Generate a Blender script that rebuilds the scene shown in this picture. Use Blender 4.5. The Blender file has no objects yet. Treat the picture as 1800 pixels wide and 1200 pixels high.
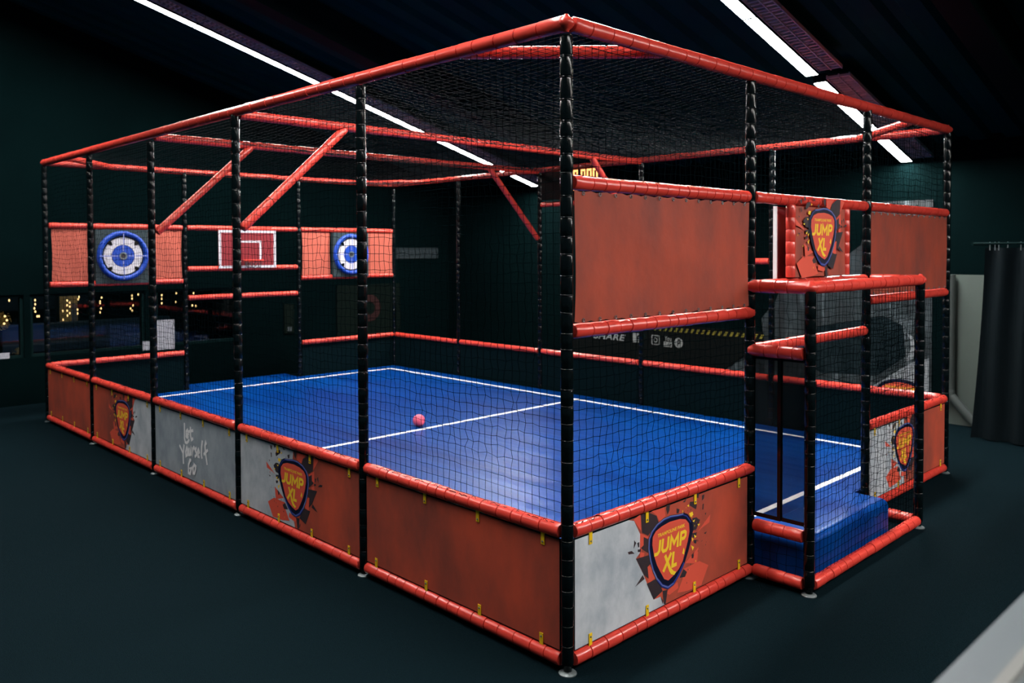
import bpy, math, random
import numpy as np
from mathutils import Vector, Matrix
R = random.Random(7)
RN = np.random.RandomState(3)
C = bpy.context.scene.collection
S = bpy.context.scene

# ------------------------------------------------------------------ camera, world, exposure
F_PX, CX, CY, CZ, YAW, PITCH, ROLL, PY = 1462.1534, -2.4615, -2.221, 1.7032, -44.1728, -1.5379, -0.2285, -120.146
a, b, r = math.radians(YAW), math.radians(PITCH), math.radians(ROLL)
fw = Vector((-math.sin(a)*math.cos(b), math.cos(a)*math.cos(b), math.sin(b)))
rt = Vector((math.cos(a), math.sin(a), 0)); up = rt.cross(fw)
rt2 = rt*math.cos(r) + up*math.sin(r); up2 = -rt*math.sin(r) + up*math.cos(r)
cd = bpy.data.cameras.new('camera'); cam = bpy.data.objects.new('camera', cd); C.objects.link(cam)
M = Matrix((rt2, up2, -fw)).transposed().to_4x4(); M.translation = (CX, CY, CZ); cam.matrix_world = M
cd.sensor_width = 36; cd.lens = F_PX/1800*36; cd.shift_y = PY/1800
cd.clip_start = .05; cd.clip_end = 100
cd.dof.use_dof = True; cd.dof.focus_distance = 3.9; cd.dof.aperture_fstop = 3.2
S.camera = cam
w = bpy.data.worlds.new('world'); S.world = w; w.use_nodes = True
w.node_tree.nodes['Background'].inputs[0].default_value = (.42, .78, 1, 1)
w.node_tree.nodes['Background'].inputs[1].default_value = .075
S.view_settings.view_transform = 'Standard'; S.view_settings.look = 'None'
S.view_settings.exposure = 0.0; S.view_settings.gamma = 1.0
S.view_settings.use_curve_mapping = False
LAMP = 215.0

# ------------------------------------------------------------------ materials
def nt(name):
    m = bpy.data.materials.new(name); m.use_nodes = True
    return m, m.node_tree, m.node_tree.nodes['Principled BSDF']
def N(t, ty, **kw):
    n = t.nodes.new(ty)
    for k, v in kw.items(): setattr(n, k, v)
    return n
def mat(name, col, rough=.5, spec=.5, col2=None, nscale=(6,6,6), ndetail=6, nlo=.35, nhi=.65, bump=0, bscale=40, bdist=.01, metal=0, coat=0):
    m, t, p = nt(name)
    p.inputs['Base Color'].default_value = (*col, 1); p.inputs['Roughness'].default_value = rough
    p.inputs['Specular IOR Level'].default_value = spec; p.inputs['Metallic'].default_value = metal
    if coat: p.inputs['Coat Weight'].default_value = coat; p.inputs['Coat Roughness'].default_value = .2
    tc = N(t, 'ShaderNodeTexCoord')
    if col2:
        mp = N(t, 'ShaderNodeMapping'); mp.inputs['Scale'].default_value = nscale
        no = N(t, 'ShaderNodeTexNoise'); no.inputs['Scale'].default_value = 1; no.inputs['Detail'].default_value = ndetail; no.inputs['Roughness'].default_value = .62
        rp = N(t, 'ShaderNodeValToRGB')
        rp.color_ramp.elements[0].position = nlo; rp.color_ramp.elements[1].position = nhi
        rp.color_ramp.elements[0].color = (*col, 1); rp.color_ramp.elements[1].color = (*col2, 1)
        t.links.new(tc.outputs['Object'], mp.inputs[0]); t.links.new(mp.outputs[0], no.inputs['Vector'])
        t.links.new(no.outputs[0], rp.inputs[0]); t.links.new(rp.outputs[0], p.inputs['Base Color'])
    if bump:
        n2 = N(t, 'ShaderNodeTexNoise'); n2.inputs['Scale'].default_value = bscale; n2.inputs['Detail'].default_value = 4
        bp = N(t, 'ShaderNodeBump'); bp.inputs['Strength'].default_value = bump; bp.inputs['Distance'].default_value = bdist
        t.links.new(tc.outputs['Object'], n2.inputs['Vector']); t.links.new(n2.outputs[0], bp.inputs['Height']); t.links.new(bp.outputs[0], p.inputs['Normal'])
    return m
def emit(name, col, st):
    m, t, p = nt(name); p.inputs['Base Color'].default_value = (0, 0, 0, 1)
    p.inputs['Emission Color'].default_value = (*col, 1); p.inputs['Emission Strength'].default_value = st
    return m
RED = mat('red_vinyl', (.62, .050, .034), .27, .45, (.53, .042, .029), (9,9,9), bump=.13, bscale=55, bdist=.005)
BLK = mat('black_vinyl', (.001, .003, .0035), .2, .30, bump=.06, bscale=30, bdist=.004)
STEEL = mat('galvanised_steel', (.17, .20, .205), .5, .5, metal=.7)
NETM = mat('black_net_cord', (.0010, .0030, .0038), .9, .0)
ROOFN = mat('black_roof_net_cord', (.004, .007, .008), .6, .12)
ORG = mat('orange_red_stained_print', (.23, .054, .038), .55, .25, (.52, .078, .040), (2.8,2.8,1.5), 10, .36, .66, bump=.12, bscale=220, bdist=.002)
TARP = mat('orange_red_tarpaulin', (.185, .048, .036), .55, .1, (.34, .060, .034), (3.2,3.2,1.6), 10, .36, .64, bump=.35, bscale=5, bdist=.02)
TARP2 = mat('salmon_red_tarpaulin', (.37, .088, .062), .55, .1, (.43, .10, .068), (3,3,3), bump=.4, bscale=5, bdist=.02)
GREY = mat('concrete_grey_print', (.33, .37, .41), .55, .25, (.52, .55, .58), (6,6,4.2), 11, .36, .62, bump=.1, bscale=220, bdist=.002)
GREY_SHADED = mat('shaded_concrete_grey_print', (.22, .262, .30), .55, .25, (.34, .385, .42), (6,6,4.2), 11, .36, .62)  # same grey print, darkened: the left side's weaker light put into the colour
DRK = mat('charcoal_ink', (.018, .02, .027), .5, .3, (.05, .028, .03), (7,7,7))
SHR = mat('bright_red_ink', (.66, .085, .05), .5, .3)
NAVY = mat('navy_ink', (.003, .005, .022), .4, .4)
BLU = mat('royal_blue_ink', (.018, .035, .22), .4, .4)
LAV = mat('pale_violet_ink', (.16, .19, .42), .4, .4)
YEL = mat('yellow_ink', (.85, .56, .03), .5, .3)
YCL = mat('yellow_plastic', (.80, .50, .012), .4, .4)
WHT = mat('white_paint', (.84, .84, .85), .5, .3)
BOARD = mat('black_board_back', (.0010, .0060, .0076), .8, .03)
CARPET = mat('charcoal_carpet', (.0012, .0048, .0066), .95, .02, (.0028, .0086, .0112), (90,90,90), 3, .3, .7, bump=.6, bscale=240, bdist=.004)
WALLB = mat('black_painted_wall', (.0004, .0034, .0038), .9, .02, (.0006, .0046, .0050), (2,2,2))
CEIL = mat('dark_sheet_metal', (.0012, .038, .034), .7, .03, (.001, .028, .030), (1,4,4))
BEAM = mat('dark_painted_steel', (.0016, .0100, .0105), .7, .05)
TRAY = mat('mauve_grey_steel', (.22, .30, .31), .5, .4)
LAMPM = emit('lamp_diffuser_glow', (1, .965, .93), LAMP)
PINK = mat('pink_rubber', (.72, .10, .17), .55, .4, bump=.1, bscale=90)
CURT = mat('black_drape', (.0018, .0050, .0068), .9, .1, bump=.2, bscale=120)
PALE = mat('pale_grey_green_paint', (.075, .098, .088), .6, .2, (.065, .084, .076), (2,2,1))
PIPE = mat('grey_plastic_pipe', (.05, .062, .06), .4, .4)
PAPER = mat('white_paper', (.40, .41, .46), .7, .1, (.27, .28, .33), (60,60,120), 2, .45, .6)
RAILW = mat('pale_grey_lacquer', (.08, .098, .107), .45, .4)
RAILR = mat('warm_white_edge_strip', (.14, .145, .138), .45, .4)
TGREY = mat('slate_foam_board', (.018, .032, .037), .6, .3)
TWHT = mat('target_white', (.50, .49, .53), .5, .3)
TBLUE = mat('target_blue', (.004, .045, .33), .4, .4)
RBRD = mat('crimson_board', (.17, .014, .020), .5, .3)
LED = emit('amber_led', (1, .34, .10), 3.2)
BULB = emit('warm_bulb', (1, .66, .26), 2.6)

# blue play floor: joins running along the court and gentle ripples
def blue(name, ripple):
    m, t, p = nt(name); p.inputs['Roughness'].default_value = .33; p.inputs['Specular IOR Level'].default_value = .11; p.inputs['Specular Tint'].default_value = (.55, .8, 1, 1)
    tc = N(t, 'ShaderNodeTexCoord'); mp = N(t, 'ShaderNodeMapping'); mp.inputs['Scale'].default_value = (5.0, .45, 1)
    no = N(t, 'ShaderNodeTexNoise'); no.inputs['Scale'].default_value = 1.0; no.inputs['Detail'].default_value = 5
    rp = N(t, 'ShaderNodeValToRGB'); rp.color_ramp.elements[0].color = (.0002, .018, .118, 1); rp.color_ramp.elements[1].color = (.0003, .036, .185, 1)
    rp.color_ramp.elements[0].position = .3; rp.color_ramp.elements[1].position = .6
    bp = N(t, 'ShaderNodeBump'); bp.inputs['Strength'].default_value = ripple; bp.inputs['Distance'].default_value = .03
    t.links.new(tc.outputs['Object'], mp.inputs[0]); t.links.new(mp.outputs[0], no.inputs['Vector'])
    t.links.new(no.outputs[0], rp.inputs[0]); t.links.new(rp.outputs[0], p.inputs['Base Color'])
    t.links.new(no.outputs[0], bp.inputs['Height']); t.links.new(bp.outputs[0], p.inputs['Normal'])
    return m
BLUE = blue('blue_vinyl_floor', .4)
BLUEM = blue('blue_vinyl_mat', .12)
def mixmat(name, fac, dark, gloss=False):
    m, t, p = nt(name); t.nodes.remove(p); out = t.nodes['Material Output']
    mx = N(t, 'ShaderNodeMixShader'); tr = N(t, 'ShaderNodeBsdfTransparent')
    if gloss:
        s = N(t, 'ShaderNodeBsdfGlossy'); s.inputs['Roughness'].default_value = .03
        fr = N(t, 'ShaderNodeFresnel'); fr.inputs[0].default_value = 1.45; t.links.new(fr.outputs[0], mx.inputs[0])
    else:
        s = N(t, 'ShaderNodeBsdfDiffuse'); mx.inputs[0].default_value = fac
    s.inputs['Color'].default_value = (*dark, 1)
    t.links.new(tr.outputs[0], mx.inputs[1]); t.links.new(s.outputs[0], mx.inputs[2]); t.links.new(mx.outputs[0], out.inputs[0])
    return m
SHEER = mixmat('sheer_black_mesh', .52, (.012, .015, .018))
GLASS = mixmat('window_glass', .1, (.9, .95, 1), True)
# black and white photo print: streaky smoke-like mottling
def photo_mat():
    m, t, p = nt('greyscale_photo_print'); p.inputs['Roughness'].default_value = .6
    tc = N(t, 'ShaderNodeTexCoord'); mp = N(t, 'ShaderNodeMapping'); mp.inputs['Scale'].default_value = (1, 5.5, 1.6); mp.inputs['Rotation'].default_value = (.25, 0, 0)
    no = N(t, 'ShaderNodeTexNoise'); no.inputs['Scale'].default_value = 1; no.inputs['Detail'].default_value = 9; no.inputs['Distortion'].default_value = .8
    rp = N(t, 'ShaderNodeValToRGB'); e = rp.color_ramp.elements
    e[0].position = .42; e[0].color = (.003, .008, .011, 1); e[1].position = .76; e[1].color = (.13, .165, .185, 1)
    x = rp.color_ramp.elements.new(.56); x.color = (.016, .028, .034, 1)
    t.links.new(tc.outputs['Object'], mp.inputs[0]); t.links.new(mp.outputs[0], no.inputs['Vector']); t.links.new(no.outputs[0], rp.inputs[0]); t.links.new(rp.outputs[0], p.inputs['Base Color'])
    return m
PHOTO = photo_mat()

# ------------------------------------------------------------------ mesh helpers
class MB:
    def __init__(s): s.v = []; s.f = []; s.mi = []; s.mats = []
    def slot(s, m):
        if m not in s.mats: s.mats.append(m)
        return s.mats.index(m)
    def add(s, vs, fs, m):
        o = len(s.v); k = s.slot(m)
        s.v += [tuple(x) for x in vs]
        for f in fs: s.f.append([i+o for i in f]); s.mi.append(k)
        return s
    def box(s, p0, p1, m, bev=0):
        x0, y0, z0 = p0; x1, y1, z1 = p1
        if bev:
            return s.rbox(p0, p1, m, bev)
        vs = [(x0,y0,z0),(x1,y0,z0),(x1,y1,z0),(x0,y1,z0),(x0,y0,z1),(x1,y0,z1),(x1,y1,z1),(x0,y1,z1)]
        return s.add(vs, [(0,3,2,1),(4,5,6,7),(0,1,5,4),(1,2,6,5),(2,3,7,6),(3,0,4,7)], m)
    def rbox(s, p0, p1, m, r, n=4):
        # box with rounded upright corners and a rounded upper rim
        x0, y0, z0 = p0; x1, y1, z1 = p1
        def loop(ins, z):
            pts = []
            for cx, cy, a0 in ((x1-r, y1-r, 0), (x0+r, y1-r, 90), (x0+r, y0+r, 180), (x1-r, y0+r, 270)):
                for i in range(n+1):
                    t = math.radians(a0 + 90*i/n); pts.append((cx+(r-ins)*math.cos(t), cy+(r-ins)*math.sin(t), z))
            return pts
        L = [loop(r*.6, z0), loop(0, z0+r*.4)]
        for i in range(n+1):
            t = math.pi/2*i/n; L.append(loop(r*(1-math.cos(t))*.98, z1-r+r*math.sin(t)))
        k = len(L[0]); vs = sum(L, []); fs = []
        for j in range(len(L)-1):
            for i in range(k): fs.append((j*k+i, j*k+(i+1) % k, (j+1)*k+(i+1) % k, (j+1)*k+i))
        fs.append(tuple(range(k-1, -1, -1))); fs.append(tuple((len(L)-1)*k+i for i in range(k)))
        return s.add(vs, fs, m)
    def lathe(s, p0, p1, prof, m, n=12, cap=True):
        # prof: (t in metres along axis, radius)
        p0 = Vector(p0); d = (Vector(p1)-p0).normalized()
        u = d.orthogonal().normalized(); v = d.cross(u)
        vs = []; fs = []
        for t, r in prof:
            for i in range(n):
                q = 2*math.pi*i/n; vs.append(p0+d*t+(u*math.cos(q)+v*math.sin(q))*r)
        for j in range(len(prof)-1):
            for i in range(n): fs.append((j*n+i, j*n+(i+1) % n, (j+1)*n+(i+1) % n, (j+1)*n+i))
        if cap: fs.append(tuple(range(n-1, -1, -1))); fs.append(tuple((len(prof)-1)*n+i for i in range(n)))
        return s.add(vs, fs, m)
    def cyl(s, p0, p1, r, m, n=12):
        return s.lathe(p0, p1, [(0, r), ((Vector(p1)-Vector(p0)).length, r)], m, n)
    def poly(s, pts, m): return s.add(pts, [tuple(range(len(pts)))], m)
    def stroke(s, fr, pts, wd, n, m):
        k = len(pts); D = []
        for (u0, v0), (u1, v1) in zip(pts, pts[1:]):
            l = math.hypot(u1-u0, v1-v0) or 1; D.append(((u1-u0)/l, (v1-v0)/l))
        closed = math.hypot(pts[0][0]-pts[-1][0], pts[0][1]-pts[-1][1]) < 1e-6
        L, Rr = [], []
        for i, (u, v) in enumerate(pts):
            d0 = D[i-1] if i else (D[-1] if closed else D[0]); d1 = D[i] if i < k-1 else (D[0] if closed else D[-1])
            nx, ny = -(d0[1]+d1[1]), d0[0]+d1[0]; q = math.hypot(nx, ny) or 1; nx /= q; ny /= q
            c = max(.45, nx*-d1[1]+ny*d1[0]); h = wd/2/c
            eu, ev = (0, 0)
            L.append((u+nx*h, v+ny*h)); Rr.append((u-nx*h, v-ny*h))
        vs = [fr(*p, n) for p in L]+[fr(*p, n) for p in Rr]
        return s.add(vs, [(i, i+1, k+i+1, k+i) for i in range(k-1)], m)
    def build(s, name, parent=None, smooth=False, loc=None):
        me = bpy.data.meshes.new(name)
        o = Vector(loc) if loc else Vector((0, 0, 0))
        me.from_pydata([tuple(Vector(x)-o) for x in s.v], [], s.f)
        for m in s.mats: me.materials.append(m)
        me.polygons.foreach_set('material_index', s.mi)
        if smooth:
            me.polygons.foreach_set('use_smooth', [True]*len(me.polygons))
            me.set_sharp_from_angle(angle=math.radians(50))
        me.update()
        ob = bpy.data.objects.new(name, me); C.objects.link(ob)
        if loc: ob.location = loc
        if parent: ob.parent = parent; ob.matrix_parent_inverse = Matrix.Translation(-Vector(parent.location))
        return ob
def tag(o, label, cat, group=None):
    o['label'] = label; o['category'] = cat
    if group: o['group'] = group
    return o
def thing(name, label, cat, loc, group=None):
    e = bpy.data.objects.new(name, None); C.objects.link(e); e.location = loc; e.empty_display_size = .1
    return tag(e, label, cat, group)
def struct(o): o['kind'] = 'structure'; return o
def copy_tree(o, parent=None):
    c = o.copy(); C.objects.link(c)
    if parent: c.parent = parent
    for ch in list(o.children): copy_tree(ch, c)
    return c
def text_geo(body, width, height, shear=0.0, fat=0.0):
    cu = bpy.data.curves.new('letters', 'FONT'); cu.body = body; cu.shear = shear; cu.offset = fat; cu.resolution_u = 3
    cu.fill_mode = 'FRONT'
    ob = bpy.data.objects.new('letters', cu); C.objects.link(ob)
    bpy.context.view_layer.update(); dg = bpy.context.evaluated_depsgraph_get()
    me = bpy.data.meshes.new_from_object(ob.evaluated_get(dg))
    vs = [v.co.copy() for v in me.vertices]; fs = [tuple(p.vertices) for p in me.polygons]
    bpy.data.objects.remove(ob); bpy.data.curves.remove(cu); bpy.data.meshes.remove(me)
    x0 = min(v.x for v in vs); x1 = max(v.x for v in vs); y0 = min(v.y for v in vs); y1 = max(v.y for v in vs)
    return [((v.x-x0)/(x1-x0)*width, (v.y-y0)/(y1-y0)*height) for v in vs], fs
def put_text(mb, fr, u, v, n, geo, m):
    mb.add([fr(u+x, v+y, n) for x, y in geo[0]], geo[1], m)

# ------------------------------------------------------------------ measures of the cage
Y = [0, 1.4339, 2.8533, 4.2632, 5.6702, 7.0248]
X = [0, 1.4091, 2.8363, 4.2773]
ZM, ZB, ZU, ZL, ZV, ZG, ZS, ZT, VD = .5721, .0495, 1.9752, 1.3793, 1.5167, 1.1884, .2848, 2.6, .328
FZ = .155
X3, Y5 = X[3], Y[5]

# ------------------------------------------------------------------ room shell
g = MB(); g.box((-9, -9, -.1), (6.25, 8.23, 0), CARPET); struct(g.build('floor'))
g = MB()
ys = []
yy = -9.0
while yy < 8.3: ys += [(yy, 0), (yy+.14, 0), (yy+.18, .05), (yy+.26, .05)]; yy += .30
vs = []; fs = []
zc = lambda x, h=0: 4.47-.277*x+h
for y, h in ys: vs += [(-9, y, zc(-9, h)), (6.4, y, zc(6.4, h))]
for i in range(len(ys)-1): fs.append((2*i, 2*i+1, 2*i+3, 2*i+2))
g.add(vs, fs, CEIL); struct(g.build('ceiling'))
g = MB(); g.box((6.25, -9, -.1), (6.4, 8.38, 2.9), WALLB)
struct(g.build('wall_right'))
# left wall with three window openings
WX = [(-1.02, .09), (.155, 1.415), (1.545, 2.62)]; WZ0, WZ1 = .53, 1.235
g = MB()
g.box((-9, 8.23, -.1), (6.25, 8.38, WZ0), WALLB)
vs = [(-9, 8.23, WZ1), (6.25, 8.23, WZ1), (6.25, 8.23, zc(6.25)+.1), (-9, 8.23, zc(-9)+.1), (-9, 8.38, WZ1), (6.25, 8.38, WZ1), (6.25, 8.38, zc(6.25)+.1), (-9, 8.38, zc(-9)+.1)]
g.add(vs, [(0,1,2,3),(5,4,7,6),(0,4,5,1),(1,5,6,2),(3,2,6,7),(4,0,3,7)], WALLB)
edges = [-9]+[e for p in WX for e in p]+[6.25]
for k in range(0, len(edges), 2): g.box((edges[k], 8.23, WZ0), (edges[k+1], 8.38, WZ1), WALLB)
struct(g.build('wall_left'))
for k, (x0, x1) in enumerate(WX):
    e = bpy.data.objects.new('window_%d' % (k+1), None); C.objects.link(e); e.location = (x0, 8.3, WZ0); struct(e)
    g = MB()
    g.box((x0, 8.26, WZ0), (x1, 8.34, WZ0+.03), BEAM); g.box((x0, 8.26, WZ1-.03), (x1, 8.34, WZ1), BEAM)
    g.box((x0, 8.26, WZ0+.03), (x0+.03, 8.34, WZ1-.03), BEAM); g.box((x1-.03, 8.26, WZ0+.03), (x1, 8.34, WZ1-.03), BEAM)
    g.build('frame', e)
    g = MB(); g.box((x0+.03, 8.295, WZ0+.03), (x1-.03, 8.303, WZ1-.03), GLASS); g.build('pane', e)
# the neighbouring room
g = MB(); g.box((-4, 8.38, -.1), (6.4, 12.0, 0), CARPET); struct(g.build('floor_next_room'))
g = MB(); g.box((-4, 12.0, -.1), (6.4, 12.1, 2.7), WALLB); struct(g.build('wall_next_room'))
g = MB(); g.box((-4, 8.38, 2.7), (6.4, 12.1, 2.75), WALLB); struct(g.build('ceiling_next_room'))
ld = bpy.data.lights.new('next_room_added_fill', 'POINT'); ld.energy = 22; ld.color = (1, .8, .5); ld.shadow_soft_size = .2  # unseen fill light, added to brighten the tan poster behind the glass
lo = bpy.data.objects.new('next_room_added_fill', ld); C.objects.link(lo); lo.location = (1.3, 9.6, 2.35)
# roof steel
for k, (y0, y1) in enumerate(((4.55, 4.75), (-.45, -.25))):
    g = MB(); vs = []
    for x in (-9, 6.25):
        for y, dz in ((y0, -.30), (y1, -.30), (y1, -.01), (y0, -.01)): vs.append((x, y, zc(x)+dz))
    g.add(vs, [(0,1,5,4),(1,2,6,5),(2,3,7,6),(3,0,4,7),(3,2,1,0),(4,5,6,7)], BEAM); struct(g.build('trim_rafter_%d' % (k+1)))
g = MB(); g.box((4.45, -8.9, 3.10), (4.55, -.45, 3.20), BEAM); struct(g.build('trim_purlin'))

# ------------------------------------------------------------------ lamp strips on the roof slope
zl = lambda x: 4.30-.277*x
def fixture(x0, x1, y, label, group):
    t = thing('strip_light', label, 'ceiling light', (x0, y, zl(x0)), group)
    ya, yb = y-.052, y+.052
    def pr(mb, xa, xb, ya, yb, dz0, dz1, m):
        vs = [(x, yy, zl(x)+dz) for x in (xa, xb) for yy, dz in ((ya, dz0), (yb, dz0), (yb, dz1), (ya, dz1))]
        mb.add(vs, [(0,1,5,4),(1,2,6,5),(2,3,7,6),(3,0,4,7),(3,2,1,0),(4,5,6,7)], m)
    g = MB(); pr(g, x0+.006, x1-.006, ya, yb, 0, .03, LAMPM); g.build('diffuser', t)
    g = MB(); pr(g, x0, x1, ya-.004, yb+.004, .031, .075, BEAM); pr(g, x0, x1, ya-.004, ya-.0005, -.001, .031, BEAM); pr(g, x0, x1, yb+.0005, yb+.004, -.001, .031, BEAM); pr(g, x0, x0+.005, ya, yb, .0, .031, BEAM); pr(g, x1-.005, x1, ya, yb, 0, .031, BEAM); g.build('housing', t)
    g = MB(); n = int((x1-x0)/.045)
    for q in (y-.252, y-.162, y-.062): pr(g, x0, x1, q-.005, q+.005, .02, .05, TRAY)
    for i in range(n+1):
        x = x0+.01+(x1-x0-.026)*i/n; pr(g, x, x+.016, y-.25, y-.06, .028, .046, TRAY)
    pr(g, x0, x1, y-.254, y-.058, .052, .056, BEAM)
    g.build('louvre', t)
    for x in (x0+.2, x1-.2):
        g = MB(); g.cyl((x, y-.1, zl(x)+.05), (x, y-.1, zc(x)+.02), .006, BEAM, 6); g.build('hanger', t)
    return t
ords = ['first', 'second', 'third', 'fourth', 'fifth', 'sixth', 'seventh']
lx = [-3.78+.985*k for k in range(10)]
for k in range(10):
    x0 = lx[k]; vis = x0 > .0
    n = 9-k
    fixture(x0+.004, min(x0+.981, 6.2), 6.07, 'white fluorescent unit in the left ceiling row, %s from the black wall' % ords[n] if vis else 'white fluorescent unit at the near end of the left ceiling row', 'left row of strip lights')
rx = [(3.165+1.01*(k-6), 3.165+1.01*(k-5)) for k in range(7)]+[(4.30, 5.30), (5.305, 6.22)]
for k, (x0, x1) in enumerate(rx):
    n = len(rx)-1-k
    fixture(x0+.004, x1-.004, 1.02, 'white fluorescent unit in the right ceiling row, %s from the black wall' % ords[n] if x1 > 2.9 else 'white fluorescent unit at the near end of the right ceiling row', 'right row of strip lights')
for k in range(8):
    x0 = -1.9+1.0*k
    fixture(x0, x0+.99, -3.6, 'white fluorescent unit in the ceiling row behind the viewer', 'rear row of strip lights')

# ------------------------------------------------------------------ cage frame
cage = thing('sports_cage', 'large black-and-red padded cage frame standing on the dark carpet', 'sports cage', (0, 0, 0))
def post(x, y, ztop):
    prof = [(0, .018), (.012, .018)]
    z = .03; prof += [(.02, .021), (.03, .024)]
    while z < ztop-.05:
        l = R.uniform(.062, .092); l = min(l, ztop-z)
        rr = .0268+R.uniform(-.0007, .0007)
        prof += [(z+.003, .0252), (z+.007, rr-.0003), (z+l*.5, rr), (z+l-.007, rr-.0003), (z+l-.003, .0252), (z+l-.0014, .0270), (z+l+.0014, .0270)]; z += l
    prof.append((z+.004, .02))
    g = MB(); g.lathe((x, y, .012), (x, y, 3), prof, BLK, 10); o = g.build('post', cage, True, (x, y, 0))
    g = MB(); g.lathe((x, y, 0), (x, y, 1), [(0, .037), (.004, .037), (.009, .030), (.012, .014)], STEEL, 20)
    f = g.build('foot_plate', None, True, (x, y, 0)); f.parent = o; f.location = (0, 0, 0)
    return o
def rail(p0, p1, rr=.0305, g0=.030, g1=.030, step=.085, name='rail', sag=0):
    p0 = Vector(p0); p1 = Vector(p1); d = (p1-p0).normalized(); L = (p1-p0).length-g0-g1; p0 = p0+d*g0
    prof = [(0, .018), (.002, rr*.9)]; t = .006
    while t < L-.012:
        l = R.uniform(step*.75, step*1.25)
        if t+l > L-.03: l = L-.006-t
        q = rr+R.uniform(-.0012, .0012)
        prof += [(t+.003, q-.0004), (t+l*.5, q), (t+l-.004, q-.0004)]
        if t+l < L-.01: prof += [(t+l-.0016, rr-.0046), (t+l+.0010, rr-.0046)]
        t += l
    prof += [(L-.002, rr*.9), (L, .018)]
    g = MB(); g.lathe(p0, p0+d, prof, RED, 14)
    return g.build(name, cage, True, tuple(p0))
for i in range(6): post(0, Y[i], ZT-.02)
for i in range(1, 4): post(X[i], 0, ZT-.02)
for i in range(1, 4): post(X[i], Y5, ZT-.02)
for i in range(1, 5): post(X3, Y[i], ZT-.02)
post(X[1], -VD, ZV-.02); post(X[2], -VD, ZV-.02)
# perimeter top rails with round corner pads
rail((0, 0, ZT), (0, Y5, ZT), .033, .0, .0, .12, 'top_rail'); rail((0, 0, ZT), (X3, 0, ZT), .033, .03, 0, .12, 'top_rail')
rail((0, Y5, ZT), (X3, Y5, ZT), .031, .03, .03, .12, 'top_rail'); rail((X3, 0, ZT), (X3, Y5, ZT), .031, .03, 0, .12, 'top_rail')
for x, y in ((0, 0), (X3, 0), (0, Y5), (X3, Y5)):
    g = MB(); prof = [(i*.07/8, .035*math.sin(math.pi*max(.08, min(.92, i/8)))) for i in range(9)]
    g.lathe((x, y, ZT-.035), (x, y, ZT), prof, RED, 14); g.build('corner_pad', cage, True, (x, y, ZT))
for i in range(5):
    for z in (ZB, ZM):
        rail((0, Y[i], z), (0, Y[i+1], z)); rail((X3, Y[i], z), (X3, Y[i+1], z))
for i in (0, 2):
    for z in (ZB, ZM, ZU, ZL):
        rail((X[i], 0, z), (X[i+1], 0, z), g1=-.012 if (i == 0 and z != ZU) else .03); rail((X[i], Y5, z), (X[i+1], Y5, z))
for z in (ZU, ZV, ZG): rail((X[1], 0, z), (X[2], 0, z))
for z in (ZU, 1.512, ZG): rail((X[1], Y5, z), (X[2], Y5, z))
rail((X3, Y[1], 1.60), (X3, Y[2], 1.60), .028); rail((X3, Y[2], 2.215), (X3, Y[3], 2.215), .028)
for yy in (Y[2], Y[3]):
    rail((0, yy, ZT-.015), (X3, yy, ZT-.015), .031, .03, .03, .12, 'crossbeam')
    rail((0, yy, 1.82), (.82, yy, 2.57), .029, .05, .0, .3, 'brace'); rail((X3, yy, 1.80), (X3-.76, yy, 2.57), .029, .05, .0, .3, 'brace')
for p, q in (((0, .66), (.68, 0)), ((0, Y5-.68), (.66, Y5)), ((X3-.68, 0), (X3, .68)), ((X3-.68, Y5), (X3, Y5-.68))):
    rail((*p, ZT-.002), (*q, ZT-.002), .030, .02, .02, .1, 'corner_brace')
# entry porch
x1, x2 = X[1], X[2]
for z, n in ((ZB, .03), (ZS, .03), (ZG, .0)): rail((x1, 0, z), (x1, -VD, z), .032, n, .03)
rail((x1, 0, ZV), (x1, -VD, ZV), .033, -.02, 0); rail((x1, -VD, ZV), (x2, -VD, ZV), .033, 0, 0); rail((x2, -VD, ZV), (x2, 0, ZV), .032, .02, .03)
rail((x1, -VD, ZB), (x2, -VD, ZB), .031); rail((x2, -VD, ZB), (x2, 0, ZB), .031)
for xx in (x1, x2):
    g = MB(); prof = [(i*.072/8, .036*math.sin(math.pi*max(.08, min(.92, i/8)))) for i in range(9)]
    g.lathe((xx, -VD, ZV-.036), (xx, -VD, ZV), prof, RED, 14); g.build('corner_pad', cage, True, (xx, -VD, ZV))

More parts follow.
